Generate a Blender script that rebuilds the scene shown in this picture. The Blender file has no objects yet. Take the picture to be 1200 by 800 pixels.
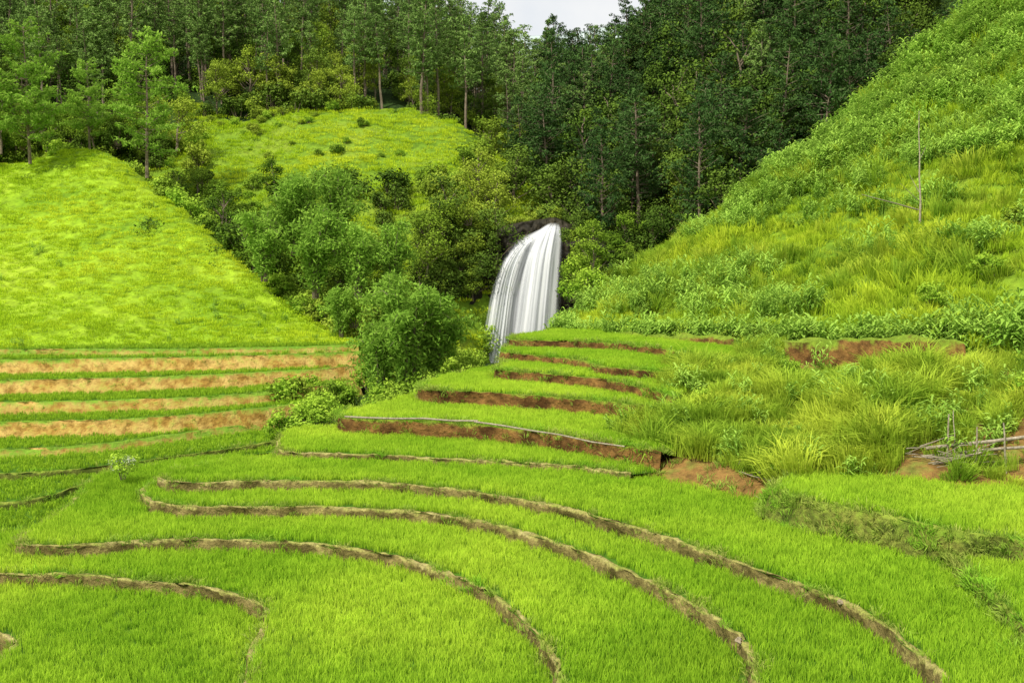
import bpy, math, random
import numpy as np
from mathutils import Vector
from mathutils.geometry import tessellate_polygon
random.seed(7); rng=np.random.default_rng(7)
S=bpy.context.scene
# ---------------------------------------------------------------- camera model
F=1166.67; P=math.atan(100/F); cp,sp_=math.cos(P),math.sin(P)
def ray(u,v):
    a=(u-600)/F; b=(400-v)/F
    return np.array([a, cp+b*sp_, -sp_+b*cp])
def at_d(u,v,d):
    r=ray(u,v); return r*(d/r[1])
def at_z(u,v,z):
    r=ray(u,v); return r*(z/r[2])
def project(p):
    p=np.atleast_2d(p)
    dep=p[:,1]*cp-p[:,2]*sp_; up=p[:,1]*sp_+p[:,2]*cp
    dep=np.where(dep<0.1,0.1,dep)
    return 600+F*p[:,0]/dep, 400-F*up/dep
# ---------------------------------------------------------------- noise
def _h(ix,iy,s):
    n=(ix*374761393+iy*668265263+s*1274126177)&0xffffffff
    n=((n^(n>>13))*1274126177)&0xffffffff
    return ((n^(n>>16))&0xffff)/65535.0
def vnoise(x,y,s=0):
    x=np.asarray(x,float);y=np.asarray(y,float)
    ix=np.floor(x).astype(np.int64);iy=np.floor(y).astype(np.int64)
    fx=x-ix;fy=y-iy;fx=fx*fx*(3-2*fx);fy=fy*fy*(3-2*fy)
    a=_h(ix,iy,s);b=_h(ix+1,iy,s);c=_h(ix,iy+1,s);d=_h(ix+1,iy+1,s)
    return (a*(1-fx)+b*fx)*(1-fy)+(c*(1-fx)+d*fx)*fy
def fbm(x,y,s=0,o=4):
    t=0;a=.5
    for i in range(o):
        t=t+a*(vnoise(x,y,s+i)*2-1);x=x*2.03;y=y*2.03;a*=.5
    return t
# ---------------------------------------------------------------- mesh helpers
def mesh_obj(name,verts,faces,mat=None,smooth=False,tint=None,link=True,mats=None,mi=None):
    me=bpy.data.meshes.new(name)
    me.from_pydata([tuple(map(float,v)) for v in verts],[],faces)
    if mats:
        for m in mats: me.materials.append(m)
        me.polygons.foreach_set('material_index',mi)
    elif mat: me.materials.append(mat)
    if tint is not None:
        a=me.attributes.new('tint','FLOAT','POINT'); a.data.foreach_set('value',np.asarray(tint,dtype=np.float32))
    if smooth: me.polygons.foreach_set('use_smooth',[True]*len(me.polygons))
    me.update()
    ob=bpy.data.objects.new(name,me)
    if link: S.collection.objects.link(ob)
    return ob
def catmull(P_,n):
    P_=np.asarray(P_,float)
    Q=np.vstack([2*P_[0]-P_[1],P_,2*P_[-1]-P_[-2]])
    out=[]
    for i in range(len(P_)-1):
        t=np.linspace(0,1,n,endpoint=False)[:,None]
        a,b,c,d=Q[i],Q[i+1],Q[i+2],Q[i+3]
        out.append(.5*((2*b)+(c-a)*t+(2*a-5*b+4*c-d)*t**2+(3*b-a-3*c+d)*t**3))
    out.append(P_[-1:]); return np.vstack(out)
def resample(C,step):
    seg=np.linalg.norm(np.diff(C,axis=0),axis=1);L=np.concatenate([[0],np.cumsum(seg)])
    n=max(3,int(L[-1]/step)); t=np.linspace(0,L[-1],n)
    return np.stack([np.interp(t,L,C[:,k]) for k in range(C.shape[1])],1)
def pip(pts,poly):
    x,y=pts[:,0],pts[:,1]; ins=np.zeros(len(pts),bool)
    n=len(poly)
    for i in range(n):
        x1,y1=poly[i][0],poly[i][1];x2,y2=poly[(i+1)%n][0],poly[(i+1)%n][1]
        if y1==y2: continue
        c=((y1>y)!=(y2>y))&(x<(x2-x1)*(y-y1)/(y2-y1)+x1)
        ins^=c
    return ins
def polydist(pts,line):
    d=np.full(len(pts),1e9)
    for i in range(len(line)-1):
        a=line[i][:2];b=line[i+1][:2];ab=b-a;L=ab@ab+1e-9
        t=np.clip(((pts[:,:2]-a)@ab)/L,0,1)
        q=pts[:,:2]-a-t[:,None]*ab
        d=np.minimum(d,(q**2).sum(1))
    return np.sqrt(d)
# ---------------------------------------------------------------- materials
def new_mat(name):
    m=bpy.data.materials.new(name);m.use_nodes=True;nt=m.node_tree
    for n in list(nt.nodes): nt.nodes.remove(n)
    o=nt.nodes.new('ShaderNodeOutputMaterial');return m,nt,o
def mixc(nt,f,a,b,mode='MIX'):
    m=nt.nodes.new('ShaderNodeMix');m.data_type='RGBA';m.blend_type=mode
    for sock,val in ((m.inputs[0],f),(m.inputs[6],a),(m.inputs[7],b)):
        if isinstance(val,(int,float)): sock.default_value=val
        elif isinstance(val,tuple): sock.default_value=(*val[:3],1)
        else: nt.links.new(val,sock)
    return m.outputs[2]
def math_(nt,op,a,b=0.0,c=None):
    m=nt.nodes.new('ShaderNodeMath');m.operation=op
    for i,val in enumerate((a,b) if c is None else (a,b,c)):
        if isinstance(val,(int,float)): m.inputs[i].default_value=val
        else: nt.links.new(val,m.inputs[i])
    return m.outputs[0]
def ramp(nt,f,stops):
    r=nt.nodes.new('ShaderNodeValToRGB');e=r.color_ramp.elements
    while len(e)<len(stops): e.new(.5)
    for k,(p,c) in enumerate(stops):
        e[k].position=p;e[k].color=(*c,1) if len(c)==3 else c
    nt.links.new(f,r.inputs[0]);return r.outputs[0]
def wnoise(nt,scale,detail=4,vec=None,rough=.55):
    n=nt.nodes.new('ShaderNodeTexNoise');n.inputs['Scale'].default_value=scale;n.inputs['Detail'].default_value=detail
    n.inputs['Roughness'].default_value=rough
    if vec is None:
        g=nt.nodes.new('ShaderNodeNewGeometry');vec=g.outputs['Position']
    nt.links.new(vec,n.inputs['Vector']);return n.outputs['Fac']
def leaf_mat(name,dark,light,patch=None,pscale=.08,trans=.35,real=False):
    m,nt,o=new_mat(name)
    at=nt.nodes.new('ShaderNodeAttribute');at.attribute_name='tint'
    if real:
        oi=nt.nodes.new('ShaderNodeAttribute');oi.attribute_name='rnd';rnd=oi.outputs['Fac']
    else:
        oi=nt.nodes.new('ShaderNodeObjectInfo');rnd=oi.outputs['Random']
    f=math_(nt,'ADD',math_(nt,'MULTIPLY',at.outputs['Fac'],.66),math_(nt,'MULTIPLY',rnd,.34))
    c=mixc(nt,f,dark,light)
    nz=wnoise(nt,pscale,3)
    if patch:
        c=mixc(nt,ramp(nt,nz,[(.42,(0,0,0)),(.62,(1,1,1))]),c,mixc(nt,f,tuple(x*.5 for x in patch),patch))
    br=math_(nt,'ADD',math_(nt,'MULTIPLY',nz,.8),.6)
    mm=nt.nodes.new('ShaderNodeVectorMath');mm.operation='SCALE';nt.links.new(c,mm.inputs[0]);nt.links.new(br,mm.inputs['Scale'])
    b=nt.nodes.new('ShaderNodeBsdfDiffuse')
    nt.links.new(mm.outputs[0],b.inputs['Color'])
    if trans<=0: nt.links.new(b.outputs[0],o.inputs[0]);return m
    t=nt.nodes.new('ShaderNodeBsdfTranslucent');nt.links.new(mm.outputs[0],t.inputs['Color'])
    x=nt.nodes.new('ShaderNodeMixShader');x.inputs[0].default_value=trans
    nt.links.new(b.outputs[0],x.inputs[1]);nt.links.new(t.outputs[0],x.inputs[2]);nt.links.new(x.outputs[0],o.inputs[0])
    return m
def ground_mat(name,stops,scale=.15,bump=.3,side=None,bscale=3.,rough=.9,thr=(.35,.75)):
    m,nt,o=new_mat(name)
    n1=wnoise(nt,scale,6,rough=.65);c=ramp(nt,n1,stops)
    n2=wnoise(nt,bscale,5,rough=.7)
    if side:
        g=nt.nodes.new('ShaderNodeNewGeometry');s=nt.nodes.new('ShaderNodeSeparateXYZ');nt.links.new(g.outputs['Normal'],s.inputs[0])
        nn=math_(nt,'ADD',s.outputs['Z'],math_(nt,'MULTIPLY',math_(nt,'SUBTRACT',n2,.5),1.2))
        sc=mixc(nt,ramp(nt,wnoise(nt,.9,5),[(.38,(0,0,0)),(.62,(1,1,1))]),side[0],side[1])
        c=mixc(nt,ramp(nt,nn,[(thr[0],(0,0,0)),(thr[1],(1,1,1))]),sc,c)
    c=mixc(nt,.7,c,ramp(nt,n2,[(.32,(.25,.25,.25)),(.62,(1,1,1))]),'MULTIPLY')
    b=nt.nodes.new('ShaderNodeBsdfPrincipled');b.inputs['Roughness'].default_value=rough;b.inputs['Specular IOR Level'].default_value=.15
    nt.links.new(c,b.inputs['Base Color'])
    bp=nt.nodes.new('ShaderNodeBump');bp.inputs['Strength'].default_value=bump;bp.inputs['Distance'].default_value=.3
    nt.links.new(n2,bp.inputs['Height']);nt.links.new(bp.outputs[0],b.inputs['Normal'])
    nt.links.new(b.outputs[0],o.inputs[0]);return m

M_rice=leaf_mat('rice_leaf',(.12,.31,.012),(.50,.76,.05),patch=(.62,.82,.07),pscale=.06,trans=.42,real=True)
M_rice_far=leaf_mat('rice_leaf_far',(.13,.29,.014),(.42,.62,.04),pscale=.05,trans=.35)
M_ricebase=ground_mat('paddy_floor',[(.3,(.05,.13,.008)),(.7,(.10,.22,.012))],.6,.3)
M_bund=ground_mat('bund_soil_and_straw',[(.3,(.26,.36,.04)),(.5,(.44,.42,.12)),(.7,(.54,.46,.20))],1.1,.8,side=((.12,.10,.025),(.36,.29,.10)),bscale=5)
M_bundg=ground_mat('grassy_bund',[(.3,(.16,.28,.02)),(.5,(.26,.36,.04)),(.7,(.36,.42,.07))],1.1,.8,side=((.10,.14,.02),(.26,.28,.05)),bscale=4)
M_orange=ground_mat('dry_orange_bank',[(.3,(.14,.28,.02)),(.6,(.2,.34,.03))],.4,.7,side=((.50,.29,.06),(.76,.52,.16)),bscale=1.8)
M_brown=ground_mat('brown_earth_bank',[(.3,(.16,.26,.02)),(.6,(.24,.34,.03))],.6,.9,side=((.09,.042,.012),(.30,.16,.045)),bscale=2.5)
M_earth=ground_mat('bare_earth',[(.3,(.14,.08,.025)),(.5,(.30,.17,.05)),(.65,(.20,.26,.04))],.5,.9,bscale=1.8)
M_meadow=ground_mat('meadow_ground',[(.3,(.16,.30,.012)),(.5,(.28,.44,.018)),(.7,(.36,.50,.03))],.08,.5,bscale=1.2)
M_meadow2=ground_mat('hillside_ground',[(.3,(.10,.20,.012)),(.5,(.18,.30,.018)),(.7,(.26,.34,.03))],.1,.5,bscale=1.5)
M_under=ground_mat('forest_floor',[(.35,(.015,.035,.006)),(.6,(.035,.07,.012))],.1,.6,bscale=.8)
M_rock=ground_mat('wet_rock',[(.3,(.010,.009,.006)),(.5,(.032,.028,.018)),(.65,(.075,.062,.036)),(.8,(.04,.065,.015))],.45,1.,bscale=1.2,rough=.5)
M_stone=ground_mat('pale_stone',[(.3,(.34,.27,.17)),(.7,(.50,.42,.29))],3,.6,bscale=9)
M_bark=ground_mat('bark',[(.3,(.16,.12,.08)),(.7,(.32,.26,.19))],2,.3,bscale=9)
M_wood=ground_mat('weathered_wood',[(.3,(.30,.25,.17)),(.7,(.50,.44,.33))],4,.4,bscale=12)
M_far=ground_mat('hazy_hill',[(.3,(.38,.46,.46)),(.7,(.45,.53,.51))],.03,.2,bscale=.06)  # distance haze painted into the base colour as a pale bluish tone
M_hill=leaf_mat('meadow_grass',(.27,.43,.014),(.56,.76,.035),patch=(.68,.80,.045),pscale=.06,trans=.40,real=True)
M_hill2=leaf_mat('hillside_grass',(.19,.34,.016),(.54,.74,.05),patch=(.66,.78,.06),pscale=.09,trans=.40,real=True)
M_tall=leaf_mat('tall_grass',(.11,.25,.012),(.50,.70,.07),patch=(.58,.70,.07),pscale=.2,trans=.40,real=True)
M_herb=leaf_mat('broad_herbs',(.10,.24,.018),(.42,.62,.10),pscale=.2,trans=.35)
M_straw=leaf_mat('straw_weeds',(.18,.32,.03),(.48,.52,.12),patch=(.28,.54,.04),pscale=.5,trans=.3)
M_broad=leaf_mat('broad_leaves',(.04,.10,.010),(.26,.42,.04),patch=(.34,.44,.05),pscale=.04,trans=.2)
M_bright=leaf_mat('bright_leaves',(.10,.24,.014),(.46,.64,.07),pscale=.1,trans=.35)
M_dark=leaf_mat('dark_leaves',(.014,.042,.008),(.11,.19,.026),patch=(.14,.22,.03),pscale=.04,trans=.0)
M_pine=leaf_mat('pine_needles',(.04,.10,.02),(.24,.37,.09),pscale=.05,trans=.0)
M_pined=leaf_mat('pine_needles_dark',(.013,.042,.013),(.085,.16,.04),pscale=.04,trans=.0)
M_bam=leaf_mat('feathery_leaves',(.10,.24,.02),(.36,.56,.08),pscale=.1,trans=.35)
M_white=leaf_mat('pale_blossom',(.25,.32,.15),(.62,.64,.5),pscale=.5,trans=.2)
# ---------------------------------------------------------------- plant templates
def tuft(name,n,h,w,spread,mat,lean=.5,base=.05,sq=False):
    V=[];Fc=[];T=[]
    for i in range(n):
        a=random.uniform(0,2*math.pi);r=base*math.sqrt(random.random());bx,by=r*math.cos(a),r*math.sin(a)
        a2=random.uniform(0,2*math.pi) if sq else a+random.uniform(-.8,.8)
        hh=h*random.uniform(.55,1.12);s=spread*random.uniform(.2,1)*hh
        dx,dy=math.cos(a2),math.sin(a2);tw=random.uniform(0,math.pi);wx,wy=math.cos(tw)*w/2,math.sin(tw)*w/2
        k=len(V);t0=random.uniform(-.15,.15)
        z1=.55;z2=1-lean*.35;f1=.35
        V+=[(bx-wx*.7,by-wy*.7,0),(bx+wx*.7,by+wy*.7,0),(bx+dx*s*f1-wx,by+dy*s*f1-wy,z1*hh),(bx+dx*s*f1+wx,by+dy*s*f1+wy,z1*hh),(bx+dx*s,by+dy*s,z2*hh)]
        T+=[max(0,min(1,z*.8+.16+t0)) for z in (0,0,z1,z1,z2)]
        Fc+=[(k,k+1,k+3,k+2),(k+2,k+3,k+4)]
    return mesh_obj(name,V,Fc,mat,tint=T,link=False)
def cyl(V,Fc,MI,T,p0,p1,r0,r1,n=6,mi=0):
    p0=Vector(p0);p1=Vector(p1);d=(p1-p0).normalized()
    a=d.orthogonal().normalized();b=d.cross(a);k=len(V)
    for p,r in ((p0,r0),(p1,r1)):
        for i in range(n):
            t=2*math.pi*i/n;q=p+a*math.cos(t)*r+b*math.sin(t)*r;V.append(tuple(q));T.append(.5)
    for i in range(n): Fc.append((k+i,k+(i+1)%n,k+n+(i+1)%n,k+n+i));MI.append(mi)
def limb(V,Fc,MI,T,p0,p1,r0,r1,seg=3,wob=.1,n=6):
    p0=Vector(p0);p1=Vector(p1);L=(p1-p0).length;prev=p0
    for i in range(seg):
        f=(i+1)/seg;q=p0.lerp(p1,f)+(Vector([random.uniform(-1,1) for _ in range(3)])*wob*L if i<seg-1 else Vector((0,0,0)))
        cyl(V,Fc,MI,T,prev,q,r0+(r1-r0)*i/seg,r0+(r1-r0)*f,n);prev=q
def leafquad(V,Fc,MI,T,c,nrm,size,t,asp=.6,mi=1):
    n=Vector(nrm)
    if n.length<1e-4:n=Vector((0,0,1))
    n.normalize();a=n.orthogonal().normalized();b=n.cross(a);th=random.uniform(0,6.28)
    u=(a*math.cos(th)+b*math.sin(th))*size*.5;w=n.cross(u).normalized()*size*.5*asp
    c=Vector(c);k=len(V)
    V+= [tuple(c-u),tuple(c+w),tuple(c+u),tuple(c-w)];T+=[t]*4;Fc.append((k,k+1,k+2,k+3));MI.append(mi)
def stalk(name,n,H,mat,base=.5):
    V=[];Fc=[];MI=[];T=[]
    for i in range(n):
        a=random.uniform(0,6.28);r=base*math.sqrt(random.random());h=H*random.uniform(.7,1.1);x,y=r*math.cos(a),r*math.sin(a)
        cyl(V,Fc,MI,T,(x,y,-.1),(x+random.uniform(-.1,.1),y+random.uniform(-.1,.1),h*.9),.018,.008,3,1)
        for j in range(9):
            z=h*(.15+.8*j/9);b=random.uniform(0,6.28);l=.5*random.uniform(.6,1.1);w=.045;t=min(1,.2+.6*z/h+random.uniform(-.15,.2))
            dx,dy=math.cos(b),math.sin(b);k=len(V)
            for f,zz,ww in((0,0,.6),(.5,.22,1),(1,.08,.1)):
                cx,cy=x+dx*l*f,y+dy*l*f;V+=[(cx-dy*w*ww,cy+dx*w*ww,z+zz*l*1.6),(cx+dy*w*ww,cy-dx*w*ww,z+zz*l*1.6)];T+=[t]*2
            Fc+=[(k,k+1,k+3,k+2),(k+2,k+3,k+5,k+4)];MI+=[1,1]
    return mesh_obj(name,V,Fc,tint=T,link=False,mats=[M_bark,mat],mi=MI)
def broad_tree(name,H,W,mat,nclump=24,nleaf=90,ls=.36,low=.25):
    V=[];Fc=[];MI=[];T=[]
    limb(V,Fc,MI,T,(0,0,-.6),(random.uniform(-.4,.4),random.uniform(-.4,.4),H*.75),H*.022,H*.008,5,.03,7)
    for i in range(nclump):
        a=random.uniform(0,6.28);zf=random.random()**.8
        z=H*(low+(0.95-low)*zf)
        rr=W*.5*math.sqrt(max(.05,1-((zf-.35)/.72)**2))*random.uniform(.25,1.0)
        c=Vector((rr*math.cos(a),rr*math.sin(a),z))
        if i<14: limb(V,Fc,MI,T,(0,0,max(H*.12,z-rr*.7-H*.08)),c,H*.009,H*.003,3,.06,5)
        R=W*random.uniform(.12,.22);ct=random.uniform(0,.5)
        for j in range(nleaf):
            d=Vector((random.gauss(0,1),random.gauss(0,1),random.gauss(0,1))).normalized()
            q=R*(random.random()**.4)*random.uniform(.8,1.25);p=c+Vector((d.x*q*1.2,d.y*q*1.2,d.z*q*.75))
            nn=d*1.0+Vector((0,0,.5))+Vector([random.uniform(-.9,.9) for _ in range(3)])
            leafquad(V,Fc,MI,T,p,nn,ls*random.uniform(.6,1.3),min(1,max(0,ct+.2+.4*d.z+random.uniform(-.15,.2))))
    return mesh_obj(name,V,Fc,tint=T,link=False,mats=[M_bark,mat],mi=MI)
def bush(name,H,W,mat,ncl=13,nleaf=90,ls=.3):
    V=[];Fc=[];MI=[];T=[]
    for i in range(ncl):
        a=random.uniform(0,6.28);rr=W*.42*math.sqrt(random.random());z=H*random.uniform(.2,.8)*(1-.5*(rr/(W*.5))**2)
        c=Vector((rr*math.cos(a),rr*math.sin(a),z));R=W*random.uniform(.14,.26);ct=random.uniform(0,.5)
        limb(V,Fc,MI,T,(rr*.2*math.cos(a),rr*.2*math.sin(a),-.3),c,.05*H/3,.02*H/3,2,.05,4)
        for j in range(nleaf):
            d=Vector((random.gauss(0,1),random.gauss(0,1),random.gauss(0,1))).normalized()
            q=R*(random.random()**.4)*random.uniform(.8,1.3);p=c+Vector((d.x*q,d.y*q,d.z*q*.9))
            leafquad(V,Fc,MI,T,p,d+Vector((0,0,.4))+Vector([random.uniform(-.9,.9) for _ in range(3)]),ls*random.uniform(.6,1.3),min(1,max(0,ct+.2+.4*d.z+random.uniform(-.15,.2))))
    return mesh_obj(name,V,Fc,tint=T,link=False,mats=[M_bark,mat],mi=MI)
def pine(name,H,mat,bare=.4,W=5.5,dens=1.):
    V=[];Fc=[];MI=[];T=[]
    lx,ly=random.uniform(-.9,.9),random.uniform(-.9,.9)
    limb(V,Fc,MI,T,(0,0,-1),(lx,ly,H*.97),H*.014,H*.003,7,.006,6)
    z=H*bare
    while z<H*.99:
        f=(z/H-bare)/(1-bare)
        L0=W*.5*(math.sin(math.pi*min(1,.25+.75*f))**.6*.95+.10) if f<.95 else W*.14
        for k in range(random.randint(3,5)):
            if random.random()<.15: continue
            a=random.uniform(0,6.28);L=L0*random.uniform(.45,1.2);up=random.uniform(0,.6)
            b0=Vector((lx*z/H,ly*z/H,z));e=b0+Vector((math.cos(a)*L,math.sin(a)*L,up*L))
            cyl(V,Fc,MI,T,b0,e,.045,.012,4)
            nc=max(3,int(L*2.6*dens));ct=random.uniform(0,.45)
            for j in range(nc):
                g=.3+.7*(j+random.random())/nc;c=b0.lerp(e,g)+Vector((random.gauss(0,.25),random.gauss(0,.25),random.gauss(0,.15)))
                for q in range(8):
                    d=Vector((random.gauss(0,1),random.gauss(0,1),random.gauss(.4,.7))).normalized()
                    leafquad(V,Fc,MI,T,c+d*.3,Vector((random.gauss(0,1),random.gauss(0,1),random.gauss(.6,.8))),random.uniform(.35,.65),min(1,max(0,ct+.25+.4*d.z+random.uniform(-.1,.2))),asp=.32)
        z+=random.uniform(.4,.8)
    return mesh_obj(name,V,Fc,tint=T,link=False,mats=[M_bark,mat],mi=MI)
def feathery(name,H,mat,n=18,W=6):
    V=[];Fc=[];MI=[];T=[]
    for i in range(n):
        a=random.uniform(0,6.28);h=H*random.uniform(.5,1);out=W*.5*random.uniform(.3,1)
        pts=[Vector((math.cos(a)*(.3+out*f**1.8),math.sin(a)*(.3+out*f**1.8),h*math.sin(f*2.0))) for f in np.linspace(0,1,9)]
        ct=random.uniform(0,.4)
        for j in range(8):
            cyl(V,Fc,MI,T,pts[j],pts[j+1],.06*(1-j/9),.06*(1-(j+1)/9),4)
            if j<1: continue
            for q in range(40):
                c=pts[j].lerp(pts[j+1],random.random())+Vector((random.gauss(0,.42),random.gauss(0,.42),random.gauss(-.15,.32)))
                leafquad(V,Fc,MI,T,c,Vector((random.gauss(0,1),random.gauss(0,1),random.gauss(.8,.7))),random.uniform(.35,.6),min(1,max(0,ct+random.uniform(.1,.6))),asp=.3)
    return mesh_obj(name,V,Fc,tint=T,link=False,mats=[M_bark,mat],mi=MI)
def coll(name,obs):
    c=bpy.data.collections.new(name)
    for o in obs:c.objects.link(o)
    return c
def realized(name,pts,scale,collection,nvar,tilt=.08):
    """one single mesh: every tuft template copied, rotated and scaled onto its point"""
    pts=np.asarray(pts,float);n=len(pts)
    s=np.asarray(scale,float)*np.ones(n);idx=rng.integers(0,nvar,n)
    obs=sorted(collection.objects,key=lambda o:o.name)[:nvar]
    Vs=[];Ls=[];Ss=[];Ts=[];Rs=[];off=0
    for q,ob in enumerate(obs):
        me=ob.data;nv=len(me.vertices);co=np.empty(nv*3,np.float32);me.vertices.foreach_get('co',co);co=co.reshape(-1,3)
        t=np.empty(nv,np.float32);me.attributes['tint'].data.foreach_get('value',t)
        lv=np.empty(len(me.loops),np.int32);me.loops.foreach_get('vertex_index',lv)
        lt=np.empty(len(me.polygons),np.int32);me.polygons.foreach_get('loop_total',lt)
        k=np.where(idx==q)[0];m=len(k)
        if m==0: continue
        a=rng.uniform(0,6.283,m);ca,sa=np.cos(a)[:,None],np.sin(a)[:,None]
        sx=(s[k]*rng.uniform(.88,1.12,m))[:,None];sz=(s[k]*rng.uniform(.85,1.2,m))[:,None]
        tx=rng.normal(0,tilt,m)[:,None];ty=rng.normal(0,tilt,m)[:,None]
        x=(co[:,0]*ca-co[:,1]*sa)*sx;y=(co[:,0]*sa+co[:,1]*ca)*sx;z=co[:,2]*sz
        V=np.stack([x+tx*z+pts[k,0][:,None],y+ty*z+pts[k,1][:,None],z-tx*x-ty*y+pts[k,2][:,None]],2).reshape(-1,3)
        Vs.append(V);Ts.append(np.tile(t,m));Rs.append(np.repeat(rng.random(m),nv))
        Ls.append((lv[None,:]+(np.arange(m)*nv)[:,None]+off).ravel());Ss.append(np.tile(lt,m));off+=m*nv
    V=np.vstack(Vs).astype(np.float32);Lp=np.concatenate(Ls).astype(np.int32);Lt=np.concatenate(Ss).astype(np.int32)
    me=bpy.data.meshes.new(name);me.vertices.add(len(V));me.vertices.foreach_set('co',V.ravel())
    me.loops.add(len(Lp));me.loops.foreach_set('vertex_index',Lp);me.polygons.add(len(Lt))
    me.polygons.foreach_set('loop_start',np.concatenate([[0],np.cumsum(Lt)[:-1]]).astype(np.int32))
    a=me.attributes.new('tint','FLOAT','POINT');a.data.foreach_set('value',np.concatenate(Ts).astype(np.float32))
    a=me.attributes.new('rnd','FLOAT','POINT');a.data.foreach_set('value',np.concatenate(Rs).astype(np.float32))
    me.materials.append(obs[0].data.materials[0]);me.update(calc_edges=True)
    ob=bpy.data.objects.new(name,me);S.collection.objects.link(ob)
    return ob
def scatter(name,pts,scale,collection,nvar,tilt=.08,idx=None):
    pts=np.asarray(pts,float);n=len(pts)
    if n==0: return
    me=bpy.data.meshes.new(name);me.vertices.add(n);me.vertices.foreach_set('co',pts.ravel())
    a=me.attributes.new('sc','FLOAT_VECTOR','POINT')
    s=np.asarray(scale,float)*np.ones(n);s3=np.stack([s*rng.uniform(.88,1.12,n),s*rng.uniform(.88,1.12,n),s*rng.uniform(.85,1.18,n)],1);a.data.foreach_set('vector',s3.ravel())
    a=me.attributes.new('ro','FLOAT_VECTOR','POINT')
    r=np.stack([rng.normal(0,tilt,n),rng.normal(0,tilt,n),rng.uniform(0,6.283,n)],1);a.data.foreach_set('vector',r.ravel())
    a=me.attributes.new('ix','INT','POINT');a.data.foreach_set('value',(rng.integers(0,nvar,n) if idx is None else idx).astype(np.int32))
    ob=bpy.data.objects.new(name,me);S.collection.objects.link(ob)
    g=bpy.data.node_groups.new(name+'_nodes','GeometryNodeTree')
    g.interface.new_socket('Geometry',in_out='INPUT',socket_type='NodeSocketGeometry');g.interface.new_socket('Geometry',in_out='OUTPUT',socket_type='NodeSocketGeometry')
    gi=g.nodes.new('NodeGroupInput');go=g.nodes.new('NodeGroupOutput');ip=g.nodes.new('GeometryNodeInstanceOnPoints')
    mp=g.nodes.new('GeometryNodeMeshToPoints')
    ci=g.nodes.new('GeometryNodeCollectionInfo');ci.inputs['Collection'].default_value=collection
    ci.inputs['Separate Children'].default_value=True;ci.inputs['Reset Children'].default_value=True
    def na(t,nm):
        q=g.nodes.new('GeometryNodeInputNamedAttribute');q.data_type=t;q.inputs['Name'].default_value=nm;return q.outputs['Attribute']
    L=g.links.new
    L(gi.outputs[0],mp.inputs[0]);L(mp.outputs[0],ip.inputs['Points']);L(ci.outputs[0],ip.inputs['Instance']);ip.inputs['Pick Instance'].default_value=True
    L(na('INT','ix'),ip.inputs['Instance Index']);L(na('FLOAT_VECTOR','ro'),ip.inputs['Rotation']);L(na('FLOAT_VECTOR','sc'),ip.inputs['Scale'])
    L(ip.outputs[0],go.inputs[0])
    m=ob.modifiers.new('instances','NODES');m.node_group=g
    return ob
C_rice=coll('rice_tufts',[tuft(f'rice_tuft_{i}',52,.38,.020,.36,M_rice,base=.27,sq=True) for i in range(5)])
C_ricef=coll('rice_tufts_far',[tuft(f'ricef_tuft_{i}',30,.42,.04,.5,M_rice_far,base=.3,sq=True) for i in range(3)])
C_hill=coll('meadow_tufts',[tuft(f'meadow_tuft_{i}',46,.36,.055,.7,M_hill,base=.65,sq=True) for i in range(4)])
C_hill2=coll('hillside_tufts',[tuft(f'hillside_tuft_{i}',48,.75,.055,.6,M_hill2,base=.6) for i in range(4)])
C_tall=coll('tall_tufts',[tuft(f'tall_tuft_{i}',110,1.35,.035,.7,M_tall,lean=1.0,base=.5) for i in range(4)])
C_herb=coll('herb_stalks',[stalk(f'herb_stalk_{i}',7,1.5,M_herb) for i in range(4)])
C_straw=coll('straw_tufts',[tuft(f'straw_tuft_{i}',16,.20,.02,1.1,M_straw,base=.14) for i in range(4)])
C_broad=coll('broad_trees',[broad_tree(f'broad_{i}',random.uniform(8,11),random.uniform(6.5,8.5),M_broad) for i in range(4)])
C_dark=coll('dark_trees',[broad_tree(f'darkt_{i}',random.uniform(9,12),random.uniform(7,9),M_dark) for i in range(4)])
C_pine=coll('pines',[pine(f'pine_{i}',random.uniform(16,20),M_pine,random.uniform(.35,.55)) for i in range(5)])
C_pined=coll('pines_dark',[pine(f'pined_{i}',random.uniform(15,20),M_pined,random.uniform(.2,.45),W=6.8) for i in range(5)])
C_bush=coll('bushes',[bush(f'bush_{i}',2.6,3.4,M_bright) for i in range(3)]+[bush(f'bushb_{i}',2.6,3.4,M_broad) for i in range(3)])
C_bushd=coll('bushes_dark',[bush(f'bushd_{i}',3,3.8,M_dark) for i in range(3)]+[bush(f'bushe_{i}',3,3.6,M_broad) for i in range(3)])
C_feath=coll('feathery',[feathery(f'feathery_{i}',8,M_bam) for i in range(3)])
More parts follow.
